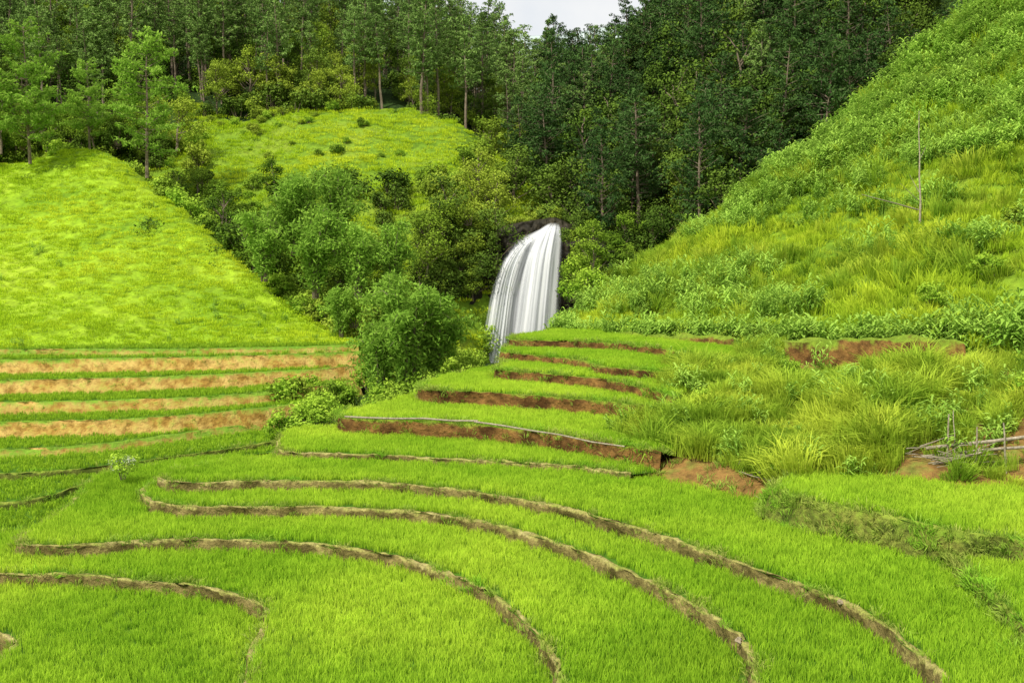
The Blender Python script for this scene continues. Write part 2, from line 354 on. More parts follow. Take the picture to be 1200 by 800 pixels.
# ---------------------------------------------------------------- terraces
def curl(pts,z,step=.3,wob=.10):
    W=np.array([at_z(u,v,z)[:2] for u,v in pts])
    C=resample(catmull(W,14),step)
    d=np.gradient(C,axis=0);nn=np.stack([-d[:,1],d[:,0]],1);nn/=np.linalg.norm(nn,axis=1)[:,None]+1e-9
    k=np.arange(len(C))*step
    C=C+nn*((fbm(k*.5,k*0+z*7,3)*wob*1.6)+fbm(k*1.7,k*0+z*3,9)*wob*.7)[:,None]
    return C
TER=[]
def terrace(name,z,lip,close,drop,mat,step=.3,rice='near',bh=.05,bw=.15,slope=.08,wob=.15):
    C=curl(lip,z,step,wob)
    if close is None: cl=[C[-1]+np.array([1.5,7]),C[0]+np.array([-1.5,7])]
    else: cl=[at_z(u,v,z)[:2] for u,v in close]
    poly=np.vstack([C,np.array(cl)])
    tri=tessellate_polygon([[Vector((p[0],p[1],0)) for p in poly]])
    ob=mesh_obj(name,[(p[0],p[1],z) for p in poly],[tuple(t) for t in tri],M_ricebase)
    d=np.gradient(C,axis=0);nn=np.stack([-d[:,1],d[:,0]],1);nn/=np.linalg.norm(nn,axis=1)[:,None]+1e-9
    test=np.array([C[i]+nn[i]*.5 for i in range(len(C))]);ins=pip(test,poly)
    if ins.mean()>.5: nn=-nn
    prof=[(-bw-.06,-.05),(-bw,bh*.6),(-bw*.6,bh),(-bw*.2,bh*1.05),(.02,bh*.5),(.02+slope*.3,-drop*.3),(.02+slope*.6,-drop*.62),(.02+slope,-drop-.12),(.3+slope,-drop-.6)]
    V=[];n=len(C);m=len(prof)
    k=np.arange(n)*step
    for j,(o,h) in enumerate(prof):
        no=fbm(k*2.1,k*0+j*1.7+z*11,5)*.14+fbm(k*.6,k*0+j*.3+z*5,15)*.12;nh=fbm(k*2.6,k*0+j*2.3+z*13,6)*.12
        if j in(0,m-1): nh=nh*0
        if j==0:no=no*0
        q=C+nn*(o+no)[:,None]
        V.append(np.column_stack([q,z+h+nh]))
    V=np.stack(V,1).reshape(-1,3)
    Fc=[(i*m+j,(i+1)*m+j,(i+1)*m+j+1,i*m+j+1) for i in range(n-1) for j in range(m-1)]
    b=mesh_obj('bund',V,Fc,mat,smooth=True);b.parent=ob
    TER.append(dict(z=z,poly=poly,C=C,nn=nn,rice=rice,drop=drop,mat=mat,slope=slope))
    return ob
far='far'
terrace('rice_terrace',-12.2,[(-300,1000),(-200,860),(-60,800),(8,762),(10,748),(-40,738),(-300,730)],[(-300,640),(500,640),(700,1000)],.5,M_bund)
terrace('rice_terrace',-11.75,[(-260,668),(0,674),(130,678),(240,690),(303,708),(309,730),(292,765),(283,810),(270,900),(262,1000)],[(800,1000),(700,740),(640,690),(400,622),(150,622),(-20,628),(-260,640)],.45,M_bund)
terrace('rice_terrace',-11.28,[(260,535),(200,541),(130,553),(100,572),(70,600),(18,634),(60,641),(160,634),(250,632),(330,634),(400,642),(480,658),(545,682),(600,718),(640,760),(658,800),(668,900),(672,1000)],[(1000,1000),(950,700),(900,600),(600,545)],.47,M_bund)
terrace('rice_terrace',-10.78,[(300,551),(240,553),(192,560),(170,572),(178,587),(225,594),(330,594),(430,597),(500,602),(560,612),(640,632),(720,662),(790,697),(845,730),(872,758),(884,800),(888,900),(888,1000)],[(1250,1000),(1200,900),(1100,650),(700,575)],.5,M_bund)
terrace('rice_terrace',-10.3,[(380,532),(300,538),(240,545),(200,553),(187,562),(230,567),(300,564),(420,565),(500,571),(600,584),(700,606),(800,638),(880,665),(960,694),(1030,728),(1080,770),(1110,810),(1140,900),(1160,1000)],[(1600,1000),(1500,640),(1200,560),(900,530),(700,520),(500,520)],.5,M_bund)
terrace('rice_terrace',-9.98,[(400,500),(345,504),(328,515),(330,529),(400,532),(520,538),(620,543),(700,549),(740,556)],[(790,550),(740,500),(500,490)],.34,M_bund,bh=.05)
terrace('rice_terrace',-9.1,[(440,476),(405,482),(402,490),(470,494),(560,499),(640,508),(725,522),(775,531)],[(820,520),(800,470),(500,460)],.9,M_brown)
terrace('rice_terrace',-8.2,[(540,438),(503,446),(494,456),(560,460),(640,465),(700,470),(765,478),(800,490)],[(830,470),(810,440),(580,430)],.85,M_brown)
terrace('rice_terrace',-7.5,[(600,424),(586,428),(585,434),(640,439),(700,444),(768,458),(790,466)],[(820,450),(810,420),(640,418)],.75,M_brown)
terrace('rice_terrace',-6.9,[(600,406),(590,409),(594,414),(640,418),(690,424),(705,430),(780,437)],[(830,430),(820,405),(620,402)],.65,M_brown)
terrace('rice_terrace',-6.3,[(610,394),(601,396),(605,399),(680,401),(740,405),(790,412)],[(870,420),(860,395),(650,388)],.6,M_brown)
terrace('rice_terrace',-9.15,[(960,548),(925,560),(908,574),(960,590),(1040,606),(1110,622),(1150,628),(1250,640),(1450,655)],[(1600,600),(1500,560),(1000,545)],1.2,M_bundg,slope=.5)
terrace('rice_terrace',-9.8,[(1150,632),(1120,645),(1135,668),(1170,702),(1215,750),(1280,840),(1340,1000)],[(1700,900),(1600,640),(1200,628)],.5,M_bundg)
terrace('rice_terrace',-14.5,[(-400,760),(-300,700),(-150,655),(0,628),(60,612),(110,590),(160,575)],[(400,540),(200,520),(-400,560)],.8,M_bundg,rice=far)
terrace('rice_terrace',-14.1,[(-400,625),(-150,604),(0,590),(60,580),(110,564),(170,548)],[(400,520),(200,515),(-400,540)],.4,M_bundg,rice=far)
terrace('rice_terrace',-13.7,[(-400,575),(-200,568),(0,556),(100,549),(200,536),(300,521),(360,508)],[(450,490),(200,500),(-400,525)],.4,M_bundg,rice=far)
L=[(-13.2,[(-400,536),(-250,533),(0,527),(130,519),(250,503),(330,492),(378,482)],.55),
(-12.08,[(-400,500),(-250,499),(0,495),(150,491),(270,482),(350,473),(402,462)],1.15),
(-11.19,[(-400,476),(-250,475),(0,472),(200,467),(330,458),(420,446)],.95),
(-10.03,[(-400,449),(-250,448),(0,446),(200,441),(330,435),(425,429)],1.2),
(-8.8,[(-400,425),(-250,424),(0,422),(200,419),(330,416),(428,412)],1.3),
(-8.25,[(-400,413),(-250,412),(0,410),(200,409),(330,407),(420,404.5)],.6)]
for z,l,dr in L: terrace('rice_terrace',z,l,None,dr,M_orange,step=.5,rice=far,slope=.5,bh=.05,bw=.2)
def rice_points(filt,sp):
    out=[]
    for t in TER:
        if t['rice']!=filt: continue
        mn=t['poly'].min(0);mx=t['poly'].max(0);mn=np.maximum(mn,[-75,17]);mx=np.minimum(mx,[75,110])
        if (mx<=mn).any(): continue
        gx,gy=np.meshgrid(np.arange(mn[0],mx[0],sp),np.arange(mn[1],mx[1],sp))
        p=np.column_stack([gx.ravel(),gy.ravel()])+rng.uniform(-.35,.35,(gx.size,2))*sp
        u,v=project(np.column_stack([p,np.full(len(p),t['z'])]))
        p=p[(u>-140)&(u<1340)&(v<870)]
        p=p[pip(p,t['poly'])]
        for o in TER:
            if o['z']>t['z']+.01: 
                p=p[~pip(p,o['poly'])]
                if len(p):p=p[polydist(p,o['C'][::2])>o['slope']+.12]
            if len(p)==0: break
        if len(p)==0: continue
        p=p[polydist(p,t['C'])>(.25 if filt=='near' else .2)]
        out.append(np.column_stack([p,np.full(len(p),t['z'])]))
    return np.vstack(out)
pn=rice_points('near',.33)
sc=1.0+.20*fbm(pn[:,0]*.25,pn[:,1]*.25,4)+.25*fbm(pn[:,0]*1.2,pn[:,1]*1.2,8)
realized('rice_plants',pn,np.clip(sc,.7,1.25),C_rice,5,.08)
pf=rice_points('far',.5);scatter('rice_plants',pf,rng.uniform(.7,1.1,len(pf)),C_ricef,3)
wp=[];ws=[];gp=[]
for t in TER:
    C,nn=t['C'],t['nn']
    tall=t['mat'] in (M_brown,M_bundg)
    n=int(len(C)*(4.5 if t['rice']=='near' else 1.8));
    i=rng.integers(0,len(C),n);o=rng.uniform(-.35,.3,n)
    if t['mat']==M_bundg: o=rng.uniform(-.3,.7,n)
    zz=t['z']+np.where(o<0,.03,-np.clip(o/(t['slope']+.05),0,1)*t['drop'])
    ok=fbm(i*.12,i*0+t['z'],77)>-.2
    q=np.column_stack([C[i]+nn[i]*o[:,None]+rng.normal(0,.06,(n,2)),zz])[ok];wp.append(q);ws.append(rng.uniform(.5,1.5,len(q))*(1.4 if tall else 1))
    if t['mat']==M_bundg and t['rice']=='near':   # weeds clothing the tall grassy bank face
        n=len(C)*7;i=rng.integers(0,len(C),n);f=rng.random(n)
        gp.append(np.column_stack([C[i]+nn[i]*((f*1.15-.12)*(t['slope']+.05))[:,None]+rng.normal(0,.05,(n,2)),t['z']-f*t['drop']-.02])[fbm(i*.2,f*3,91)>-.22])
wp=np.vstack(wp);ws=np.concatenate(ws);u,v=project(wp);k=(u>-100)&(u<1300)&(v<860)
scatter('bund_weeds',wp[k],ws[k],C_straw,4,.3)
gp=np.vstack(gp);u,v=project(gp);gp=gp[(u>800)&(u<1350)&(v<870)]
scatter('bank_face_weeds',gp,rng.uniform(1.0,2.1,len(gp)),C_straw,4,.4)
# ---------------------------------------------------------------- hill patches
class Patch:
    def __init__(s,name,cols,mat,nu=90,nv=60,amp=.5,fs=.12,skirt=True,back=(12,-10,26),seed=1):
        G=np.array([[at_d(*p) for p in c] for c in cols])
        if skirt:
            b=G[:,:1].copy();b[:,:,1]-=.8;b[:,:,2]-=3;G=np.concatenate([b,G],1)
        if back:
            k=G[:,-1:].copy();k[:,:,1]+=back[2]*.5;k[:,:,2]+=back[1]*.3;k2=G[:,-1:].copy();k2[:,:,1]+=back[2];k2[:,:,2]+=back[1];G=np.concatenate([G,k,k2],1)
        s.G=G;s.amp=amp;s.fs=fs;s.seed=seed;s.sk=1 if skirt else 0;s.bk=2 if back else 0
        U,V=np.meshgrid(np.linspace(0,1,nu),np.linspace(0,1,nv),indexing='ij')
        X=s.ev(U.ravel(),V.ravel())
        Fc=[(i*nv+j,(i+1)*nv+j,(i+1)*nv+j+1,i*nv+j+1) for i in range(nu-1) for j in range(nv-1)]
        s.ob=mesh_obj(name,X,Fc,mat,smooth=True)
    def ev(s,u,v):
        G=s.G;nc,nr=G.shape[:2]
        def w(t,n):
            x=np.clip(t,0,1)*(n-1);i=np.clip(np.floor(x).astype(int),0,n-2);f=x-i
            ws=[-.5*f+f*f-.5*f**3,1-2.5*f*f+1.5*f**3,.5*f+2*f*f-1.5*f**3,-.5*f*f+.5*f**3]
            ids=[np.clip(i+k-1,0,n-1) for k in range(4)];return ws,ids
        wu,iu=w(u,nc);wv,iv=w(v,nr);X=0
        for a in range(4):
            for b in range(4): X=X+(wu[a]*wv[b])[:,None]*G[iu[a],iv[b]]
        X=X.copy();X[:,2]+=s.amp*fbm(X[:,0]*s.fs,X[:,1]*s.fs,s.seed,5)*2
        return X
    def sample(s,dens,vr=None,mask=None,cull=True):
        nr=s.G.shape[1]
        v0=s.sk/(nr-1);v1=(nr-1-s.bk)/(nr-1)
        if vr: v0,v1=v0+(v1-v0)*vr[0],v0+(v1-v0)*vr[1]
        n=60;U,V=np.meshgrid(np.linspace(0,1,n+1),np.linspace(v0,v1,n+1),indexing='ij')
        X=s.ev(U.ravel(),V.ravel()).reshape(n+1,n+1,3)
        a=np.linalg.norm(np.cross((X[1:,:-1]-X[:-1,:-1])[...,:3],X[:-1,1:]-X[:-1,:-1]),axis=2)
        N_=int(a.sum()*dens);idx=rng.choice(n*n,N_,p=(a/a.sum()).ravel())
        i,j=idx//n,idx%n;u=(i+rng.random(N_))/n;v=v0+(v1-v0)*(j+rng.random(N_))/n
        p=s.ev(u,v)
        if cull:
            pu,pv=project(p);k=(pu>-150)&(pu<1350)&(pv>-150)&(pv<900);p=p[k]
        if mask is not None:
            pu,pv=project(p);p=p[mask(pu,pv,p)]
        return p
left=Patch('meadow_hill',[
 [(-700,410,78),(-700,320,95),(-700,220,114),(-700,130,132)],
 [(-250,412,86),(-250,330,100),(-250,240,118),(-250,165,135)],
 [(0,414,88),(0,340,102),(0,260,118),(0,190,134)],
 [(110,412,89.5),(110,340,102),(108,250,118),(105,178,132)],
 [(210,410,91),(203,360,100),(195,290,112),(190,232,124)],
 [(310,408,92),(295,380,97),(278,340,105),(262,292,114)],
 [(415,405,93),(395,396,96),(372,385,99),(345,362,103)],
 [(435,404,93.5),(425,402,95),(415,400,97),(405,398,99)]],M_meadow,amp=.45,seed=3)
right=Patch('grass_hillside',[
 [(640,400,88),(655,390,93),(668,380,98),(680,368,104)],
 [(760,408,76),(755,380,86),(745,345,98),(745,312,110)],
 [(880,415,68),(870,350,82),(865,290,97),(855,244,112)],
 [(1000,420,60),(990,330,75),(960,245,93),(935,190,110)],
 [(1120,420,54),(1100,290,70),(1050,180,90),(1005,130,108)],
 [(1250,425,50),(1230,250,68),(1180,110,88),(1090,60,106)],
 [(1450,430,46),(1450,200,62),(1380,30,84),(1205,-20,106)],
 [(1700,440,42),(1750,150,60),(1700,-100,80),(1500,-200,105)]],M_meadow2,amp=1.1,fs=.14,seed=5,nu=140,nv=100)
bank=Patch('grass_bank',[
 [(692,546,47.3),(750,500,53.5),(774,455,60),(795,418,70)],
 [(800,572,43.6),(812,522,47),(825,462,54),(850,412,70)],
 [(895,592,40.9),(900,530,44.5),(905,468,52),(930,412,65)],
 [(940,560,41),(960,525,44.5),(975,465,50.5),(1000,416,61)],
 [(1050,568,39.8),(1050,525,43.5),(1060,465,48.5),(1080,418,56)],
 [(1200,583,37.7),(1200,530,41),(1210,470,45.5),(1220,425,52)],
 [(1450,600,35.5),(1450,530,38.5),(1450,470,43),(1450,430,47)]],M_earth,amp=.35,fs=.3,seed=8,back=(0,-1,4))
mid=Patch('middle_hill',[
 [(-100,400,120),(-100,300,130),(-100,220,145),(-100,150,165)],
 [(150,420,110),(150,300,124),(160,220,138),(180,128,160)],
 [(300,420,108),(300,310,120),(310,220,133),(320,132,158)],
 [(420,430,106),(420,320,118),(430,220,130),(440,130,156)],
 [(510,430,108),(510,320,117),(520,225,128),(520,138,154)],
 [(560,420,112),(565,320,118),(575,240,127),(580,180,146)],
 [(590,400,116),(600,320,119),(615,262,124),(640,232,134)]],M_meadow2,amp=.9,seed=11,back=(0,2,30))
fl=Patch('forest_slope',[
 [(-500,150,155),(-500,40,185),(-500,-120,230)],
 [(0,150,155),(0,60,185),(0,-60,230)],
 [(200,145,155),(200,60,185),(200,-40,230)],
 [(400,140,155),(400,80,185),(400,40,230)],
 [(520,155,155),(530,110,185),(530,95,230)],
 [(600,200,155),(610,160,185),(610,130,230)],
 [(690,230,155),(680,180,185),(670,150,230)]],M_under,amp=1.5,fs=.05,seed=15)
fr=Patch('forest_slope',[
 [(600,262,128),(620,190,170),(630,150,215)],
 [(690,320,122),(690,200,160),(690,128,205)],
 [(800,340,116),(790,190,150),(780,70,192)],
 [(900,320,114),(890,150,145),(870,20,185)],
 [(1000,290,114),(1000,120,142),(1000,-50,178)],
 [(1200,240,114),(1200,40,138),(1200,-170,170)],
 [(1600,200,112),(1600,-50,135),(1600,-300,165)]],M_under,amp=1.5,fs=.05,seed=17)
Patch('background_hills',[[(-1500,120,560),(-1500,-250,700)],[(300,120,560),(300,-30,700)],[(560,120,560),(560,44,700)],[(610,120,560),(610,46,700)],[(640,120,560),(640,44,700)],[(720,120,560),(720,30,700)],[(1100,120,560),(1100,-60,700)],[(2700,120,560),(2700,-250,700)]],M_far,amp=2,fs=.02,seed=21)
mesh_obj('ground',[(-3000,-3000,-16),(3000,-3000,-16),(3000,3000,-16),(-3000,3000,-16)],[(0,1,2,3)],M_meadow2)
valley=Patch('valley_floor',[
 [(330,545,66),(330,480,84),(340,440,100),(350,430,112)],
 [(450,520,62),(450,480,80),(450,445,100),(450,430,114)],
 [(540,500,62),(560,455,80),(570,430,100),(570,425,114)],
 [(640,470,66),(650,430,80),(650,425,100),(650,420,116)],
 [(720,440,70),(720,425,84),(720,410,100),(720,390,114)]],M_under,amp=.5,seed=31,back=None)
# grasses
p=left.sample(1.7);realized('meadow_grass',p,(.75+.4*rng.random(len(p))),C_hill,4,.12)
p=left.sample(.05,mask=lambda u,v,p:fbm(p[:,0]*.1,p[:,1]*.1,71)>.0);scatter('meadow_herbs',p,.3+.4*rng.random(len(p)),C_herb,4,.2)
p=right.sample(1.5);s=.8+.5*rng.random(len(p))+.9*fbm(p[:,0]*.15,p[:,1]*.15,7)
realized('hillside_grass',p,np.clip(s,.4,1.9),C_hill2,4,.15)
def mk_bank(u,v,p):
    lowl=(v>(514+(u-700)*.24+16*fbm(p[:,0]*.5,p[:,1]*.5,61)))&(u<915)
    fence=(u>1050)&(v>512)&(v<600)&(rng.random(len(u))<.8)
    top=((u>915)&(u<1140)&(v<434))|((u>700)&(u<870)&(v<428))
    n=fbm(p[:,0]*.35,p[:,1]*.35,9)
    return ~lowl&~fence&~top&(n>-.36)
p=bank.sample(3.2,mask=mk_bank)
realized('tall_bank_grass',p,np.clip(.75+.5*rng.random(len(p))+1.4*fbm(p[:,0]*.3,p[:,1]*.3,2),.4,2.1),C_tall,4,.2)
p=bank.sample(.22,mask=mk_bank);scatter('bank_herbs',p,.6+.6*rng.random(len(p)),C_herb,4,.2)
p=bank.sample(.05,mask=mk_bank);scatter('bank_shrubs',p,.25+.35*rng.random(len(p)),C_bush,3,.1)
p=bank.sample(2.8,mask=lambda u,v,p:(v>500)&(fbm(p[:,0]*.8,p[:,1]*.8,63)>.02));scatter('bund_weeds',p,1+1.5*rng.random(len(p)),C_straw,4,.3)
p=mid.sample(1.0);realized('middle_hill_grass',p,.9+.6*rng.random(len(p)),C_hill,4,.15)
def band(s,k): return lambda u,v,p: fbm(p[:,0]*.07,p[:,2]*.38+p[:,1]*.02,s)>k
p=right.sample(1.0,mask=band(19,.06));scatter('hillside_herbs',p,.6+1.1*rng.random(len(p)),C_herb,4,.2)
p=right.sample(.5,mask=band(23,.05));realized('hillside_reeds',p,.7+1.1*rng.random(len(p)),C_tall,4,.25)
p=right.sample(.18,mask=band(29,.05));scatter('hillside_shrubs',p,.22+.5*rng.random(len(p)),C_bush,6,.1)
p=right.sample(1.1,vr=(.72,1),mask=lambda u,v,p:u>850);scatter('maize_field',p,1.1+.5*rng.random(len(p)),C_herb,4,.1)
q=[]
for a in np.linspace(0,1,520):
    u0=650+550*a;d0=np.interp(u0,[640,760,880,1000,1120,1250],[88,76,68,60,54,50])+abs(random.gauss(0,1.8))
    if random.random()<.3*math.sin(a*40)+.7: q.append(at_d(u0+random.uniform(-4,4),402+18*a,d0)-np.array([0,0,.2]))
scatter('hillside_herbs',np.array(q),.8+1.0*rng.random(len(q)),C_herb,4,.12)
q=[at_d(u0,402+18*(u0-650)/550-2,np.interp(u0,[640,760,880,1000,1120,1250],[88,76,68,60,54,50])+random.uniform(.5,3)) for u0 in [random.uniform(650,1200) for _ in range(60)]]
scatter('hillside_shrubs',np.array(q),rng.uniform(.3,.7,len(q)),C_bush,6,.1)
def earth(name,pts,h,mat=M_brown,sl=1.):
    W=np.array([at_d(*p) for p in pts]);C=resample(catmull(W,10),.4);n=len(C);V=[]
    k=np.arange(n)*.4
    for j,(o,dz) in enumerate([(1.2,.1),(.2,.05),(0,-.1),(-.15*sl,-h*.5),(-.5*sl,-h),(-.6*sl,-h-1.5)]):
        V.append(C+np.column_stack([k*0,o+fbm(k*.8,k*0+j,4)*.3,dz+fbm(k*.9,k*0+j*3,5)*.3]))
    V=np.stack(V,1).reshape(-1,3);m=6
    mesh_obj(name,V,[(i*m+j,(i+1)*m+j,(i+1)*m+j+1,i*m+j+1) for i in range(n-1) for j in range(m-1)],mat,smooth=True)
earth('earth_bank',[(665,391,84),(720,392,78),(780,394,73),(860,398,67)],1.0)
earth('earth_bank',[(920,401,61),(1000,399,57.5),(1090,398,53),(1130,401,51)],1.5)
# ---------------------------------------------------------------- trees
def mask_front(u,v,p):
    top=np.interp(u,[0,200,260,330,420,500,560,620],[150,165,200,215,225,205,180,225])+18*fbm(p[:,0]*.1,p[:,1]*.1,81)
    return (v>top)
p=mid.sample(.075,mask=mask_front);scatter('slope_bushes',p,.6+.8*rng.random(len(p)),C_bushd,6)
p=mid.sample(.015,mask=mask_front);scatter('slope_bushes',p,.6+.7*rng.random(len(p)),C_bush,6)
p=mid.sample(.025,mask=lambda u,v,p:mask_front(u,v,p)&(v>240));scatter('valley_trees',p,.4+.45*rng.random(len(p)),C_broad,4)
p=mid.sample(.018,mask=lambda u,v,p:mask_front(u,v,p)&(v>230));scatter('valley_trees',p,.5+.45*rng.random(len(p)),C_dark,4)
p=mid.sample(.07,mask=lambda u,v,p:(fbm(p[:,0]*.08,p[:,1]*.08,33)>.0));scatter('slope_bushes',p,.25+.45*rng.random(len(p)),C_bush,6)
p=valley.sample(.10,mask=lambda u,v,p:(u<560));scatter('valley_bushes',p,.5+.6*rng.random(len(p)),C_bush,6)
q=[]
for i in range(80):
    f=random.random();u0,v0,d0=[np.interp(f,[0,.35,.6,.85,1],a) for a in ([60,190,262,345,410],[180,232,294,362,400],[133,125,115,104,98])]
    q.append(at_d(u0+random.uniform(-2,12),v0+4,d0+random.uniform(0,5)))
scatter('ridge_shrubs',np.array(q),rng.uniform(.5,1.3,len(q)),C_bush,6)
q=[at_d(random.uniform(-120,210),random.uniform(165,180),random.uniform(138,152)) for i in range(34)]
scatter('forest_trees',np.array(q),rng.uniform(.45,.9,len(q)),C_broad,4)
q=[at_d(random.uniform(-120,210),random.uniform(165,180),random.uniform(137,150)) for i in range(34)]
scatter('forest_edge_bushes',np.array(q),rng.uniform(.7,1.3,len(q)),C_bushd,6)
def skygap(h):
    def f(u,v,p):
        q=p.copy();q[:,2]+=h;uu,vv=project(q)
        lim=np.interp(uu,[540,560,590,640,668,705,725],[-200,0,25,42,22,-5,-200]);return vv>lim
    return f
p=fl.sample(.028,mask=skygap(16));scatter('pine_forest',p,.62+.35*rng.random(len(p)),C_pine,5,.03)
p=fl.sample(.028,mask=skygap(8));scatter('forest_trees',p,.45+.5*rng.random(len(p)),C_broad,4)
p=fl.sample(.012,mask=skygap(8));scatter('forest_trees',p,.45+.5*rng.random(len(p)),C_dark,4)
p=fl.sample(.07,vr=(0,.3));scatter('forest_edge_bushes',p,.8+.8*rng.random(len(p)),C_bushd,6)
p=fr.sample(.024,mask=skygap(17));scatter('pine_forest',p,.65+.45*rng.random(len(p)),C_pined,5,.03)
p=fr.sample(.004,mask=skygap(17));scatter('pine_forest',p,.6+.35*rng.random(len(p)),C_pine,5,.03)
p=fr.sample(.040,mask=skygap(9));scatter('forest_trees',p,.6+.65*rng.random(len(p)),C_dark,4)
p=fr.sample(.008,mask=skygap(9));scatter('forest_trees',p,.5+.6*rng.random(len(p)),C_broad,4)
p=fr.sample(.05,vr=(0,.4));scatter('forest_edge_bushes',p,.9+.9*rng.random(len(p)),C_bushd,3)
def place(name,src,u,v,d,s):
    o=bpy.data.objects.new(name,src.data);S.collection.objects.link(o);o.location=at_d(u,v,d);o.scale=(s,s,s*random.uniform(.95,1.1));o.rotation_euler[2]=random.uniform(0,6.28)
    return o
Bp=list(C_pine.objects);Bb=list(C_broad.objects);Bf=list(C_feath.objects);Bu=list(C_bush.objects)
for i in range(2):
    Bp.append(pine(f'bright_pine_{i}',15,M_bam,.12,W=8.5,dens=1.3))
for u,v,d,s,k in [(35,182,128,1.12,5),(172,198,126,1.05,6),(105,170,136,.75,5),(-60,172,130,.9,6),(590,120,190,1.0,1),(612,140,180,.9,2),(570,110,200,1,3)]: place('pine_tree',Bp[k],u,v,d,s)
for u,v,d,s in [(310,330,104,1.0),(370,350,103,1.1),(420,350,103,1.0),(345,300,108,1.1),(460,340,106,.9),(395,300,110,1.1),(480,466,78,1.1),(515,452,80,1.0),(455,410,92,.9),(400,395,97,.6),(445,474,79,.8)]: place('feathery_tree',random.choice(Bf),u,v,d,s)
for u,v,d,s in [(440,430,92,.6),(500,320,112,.8),(695,330,105,.7),(560,250,126,.8),(535,290,120,.8),(600,215,150,.9),(640,225,150,.9),(625,190,170,.9),(575,200,150,.9),(620,150,190,1.0),(660,230,140,.9)]: place('broadleaf_tree',random.choice(Bb),u,v,d,s)
for u,v,d,s in [(450,478,76,.9),(500,468,76,.9),(530,450,79,.9),(435,455,84,1),(545,432,86,.7),(676,325,108,1.1),(672,350,103,.9),(695,340,102,1),(400,470,80,.7),(380,485,74,.7),(395,492,70,.45),(470,400,95,1.2),(500,400,98,1.2),(415,380,98,1.1),(664,290,119,.7),(525,440,82,1.0)]: place('bush',random.choice(Bu[:3]),u,v,d,s)
# ---------------------------------------------------------------- cliff and waterfall
cl=Patch('waterfall_cliff',[
 [(500,440,111),(505,350,116),(520,290,121)],
 [(545,440,113),(548,350,116),(565,280,119)],
 [(575,440,115),(582,350,117.5),(590,272,119.5)],
 [(610,440,116),(615,350,118),(630,264,120.3)],
 [(650,440,116),(655,350,118),(655,263,120.3)],
 [(690,440,112),(690,350,115),(690,280,119)],
 [(740,440,104),(740,350,110),(740,310,116)]],M_rock,nu=150,nv=110,amp=.1,seed=41,back=(0,1,10))
me=cl.ob.data
co=np.empty(len(me.vertices)*3);me.vertices.foreach_get('co',co);co=co.reshape(-1,3)
co[:,1]+=(np.abs(fbm(co[:,0]*.4,co[:,2]*.35,44,5))*-2.6)+fbm(co[:,0]*1.5,co[:,2]*.9,46,3)*1.1
me.vertices.foreach_set('co',co.ravel());me.update()
q=[]
for i in range(130):
    s=random.random()
    if s<.65: u0=random.uniform(485,550);v0=random.uniform(250,395);d0=116.5+random.uniform(-1.5,2)
    else: u0=random.uniform(664,735);v0=random.uniform(262,380);d0=116-(u0-660)*.06
    q.append(at_d(u0,v0,d0))
for i in range(18): q.append(at_d(random.uniform(545,578),random.uniform(262,320),117))
for u0 in range(565,700,5): q.append(at_d(u0,np.interp(u0,[565,600,640,655,700],[284,271,258,258,270]),121.5+random.uniform(0,3)))
scatter('gorge_bushes',np.array(q),rng.uniform(.35,.85,len(q)),C_bushd,6,.2)
nu,nv=100,60
def fall(name,LE,RE,bulge,seed):
    V=[];Lw=resample(catmull([at_d(*p) for p in LE],20),.05);Rw=resample(catmull([at_d(*p) for p in RE],20),.05)
    for i in range(nu):
        a=i/(nu-1)
        for j in range(nv):
            t=j/(nv-1);l=Lw[int(t*(len(Lw)-1))];r=Rw[int(t*(len(Rw)-1))]
            q=l*(1-a)+r*a
            y=-bulge*math.sin(a*math.pi)+.22*float(fbm(a*7,t*.5,seed,2))*2*min(1,t*3)
            V.append((q[0],q[1]+y,q[2]))
    return V
def water_mat():
    m,nt,o=new_mat('silky_falling_water')
    at=nt.nodes.new('ShaderNodeUVMap');at.uv_map='UVMap'
    def st(a,b,dt):
        mp=nt.nodes.new('ShaderNodeMapping');mp.inputs['Scale'].default_value=(a,b,1);nt.links.new(at.outputs[0],mp.inputs[0]);return wnoise(nt,1,dt,mp.outputs[0],.5)
    n=st(20,.5,2);n2=st(6,.5,1)
    s=math_(nt,'ADD',math_(nt,'MULTIPLY',n,.35),math_(nt,'MULTIPLY',n2,.65))
    c=ramp(nt,s,[(.34,(.56,.59,.64)),(.47,(.78,.80,.83)),(.6,(.90,.91,.92))])
    sep=nt.nodes.new('ShaderNodeSeparateXYZ');nt.links.new(at.outputs[0],sep.inputs[0])
    e=math_(nt,'MINIMUM',math_(nt,'MULTIPLY',math_(nt,'MULTIPLY',sep.outputs[0],math_(nt,'SUBTRACT',1.0,sep.outputs[0])),8.0),1.0)
    al=ramp(nt,s,[(.35,(.10,.10,.10)),(.46,(.70,.70,.70)),(.56,(.99,.99,.99))])
    top=math_(nt,'MINIMUM',math_(nt,'MULTIPLY',sep.outputs[1],14.0),1.0)
    sh=math_(nt,'MULTIPLY',math_(nt,'MULTIPLY',al,e),top)
    d=nt.nodes.new('ShaderNodeBsdfDiffuse');nt.links.new(c,d.inputs[0]);t=nt.nodes.new('ShaderNodeBsdfTranslucent');nt.links.new(c,t.inputs[0])
    x=nt.nodes.new('ShaderNodeMixShader');x.inputs[0].default_value=.3;nt.links.new(d.outputs[0],x.inputs[1]);nt.links.new(t.outputs[0],x.inputs[2])
    tr=nt.nodes.new('ShaderNodeBsdfTransparent');y=nt.nodes.new('ShaderNodeMixShader')
    nt.links.new(sh,y.inputs[0]);nt.links.new(tr.outputs[0],y.inputs[1]);nt.links.new(x.outputs[0],y.inputs[2]);nt.links.new(y.outputs[0],o.inputs[0]);return m
M_water=water_mat()
wf=bpy.data.objects.new('waterfall',None);S.collection.objects.link(wf)
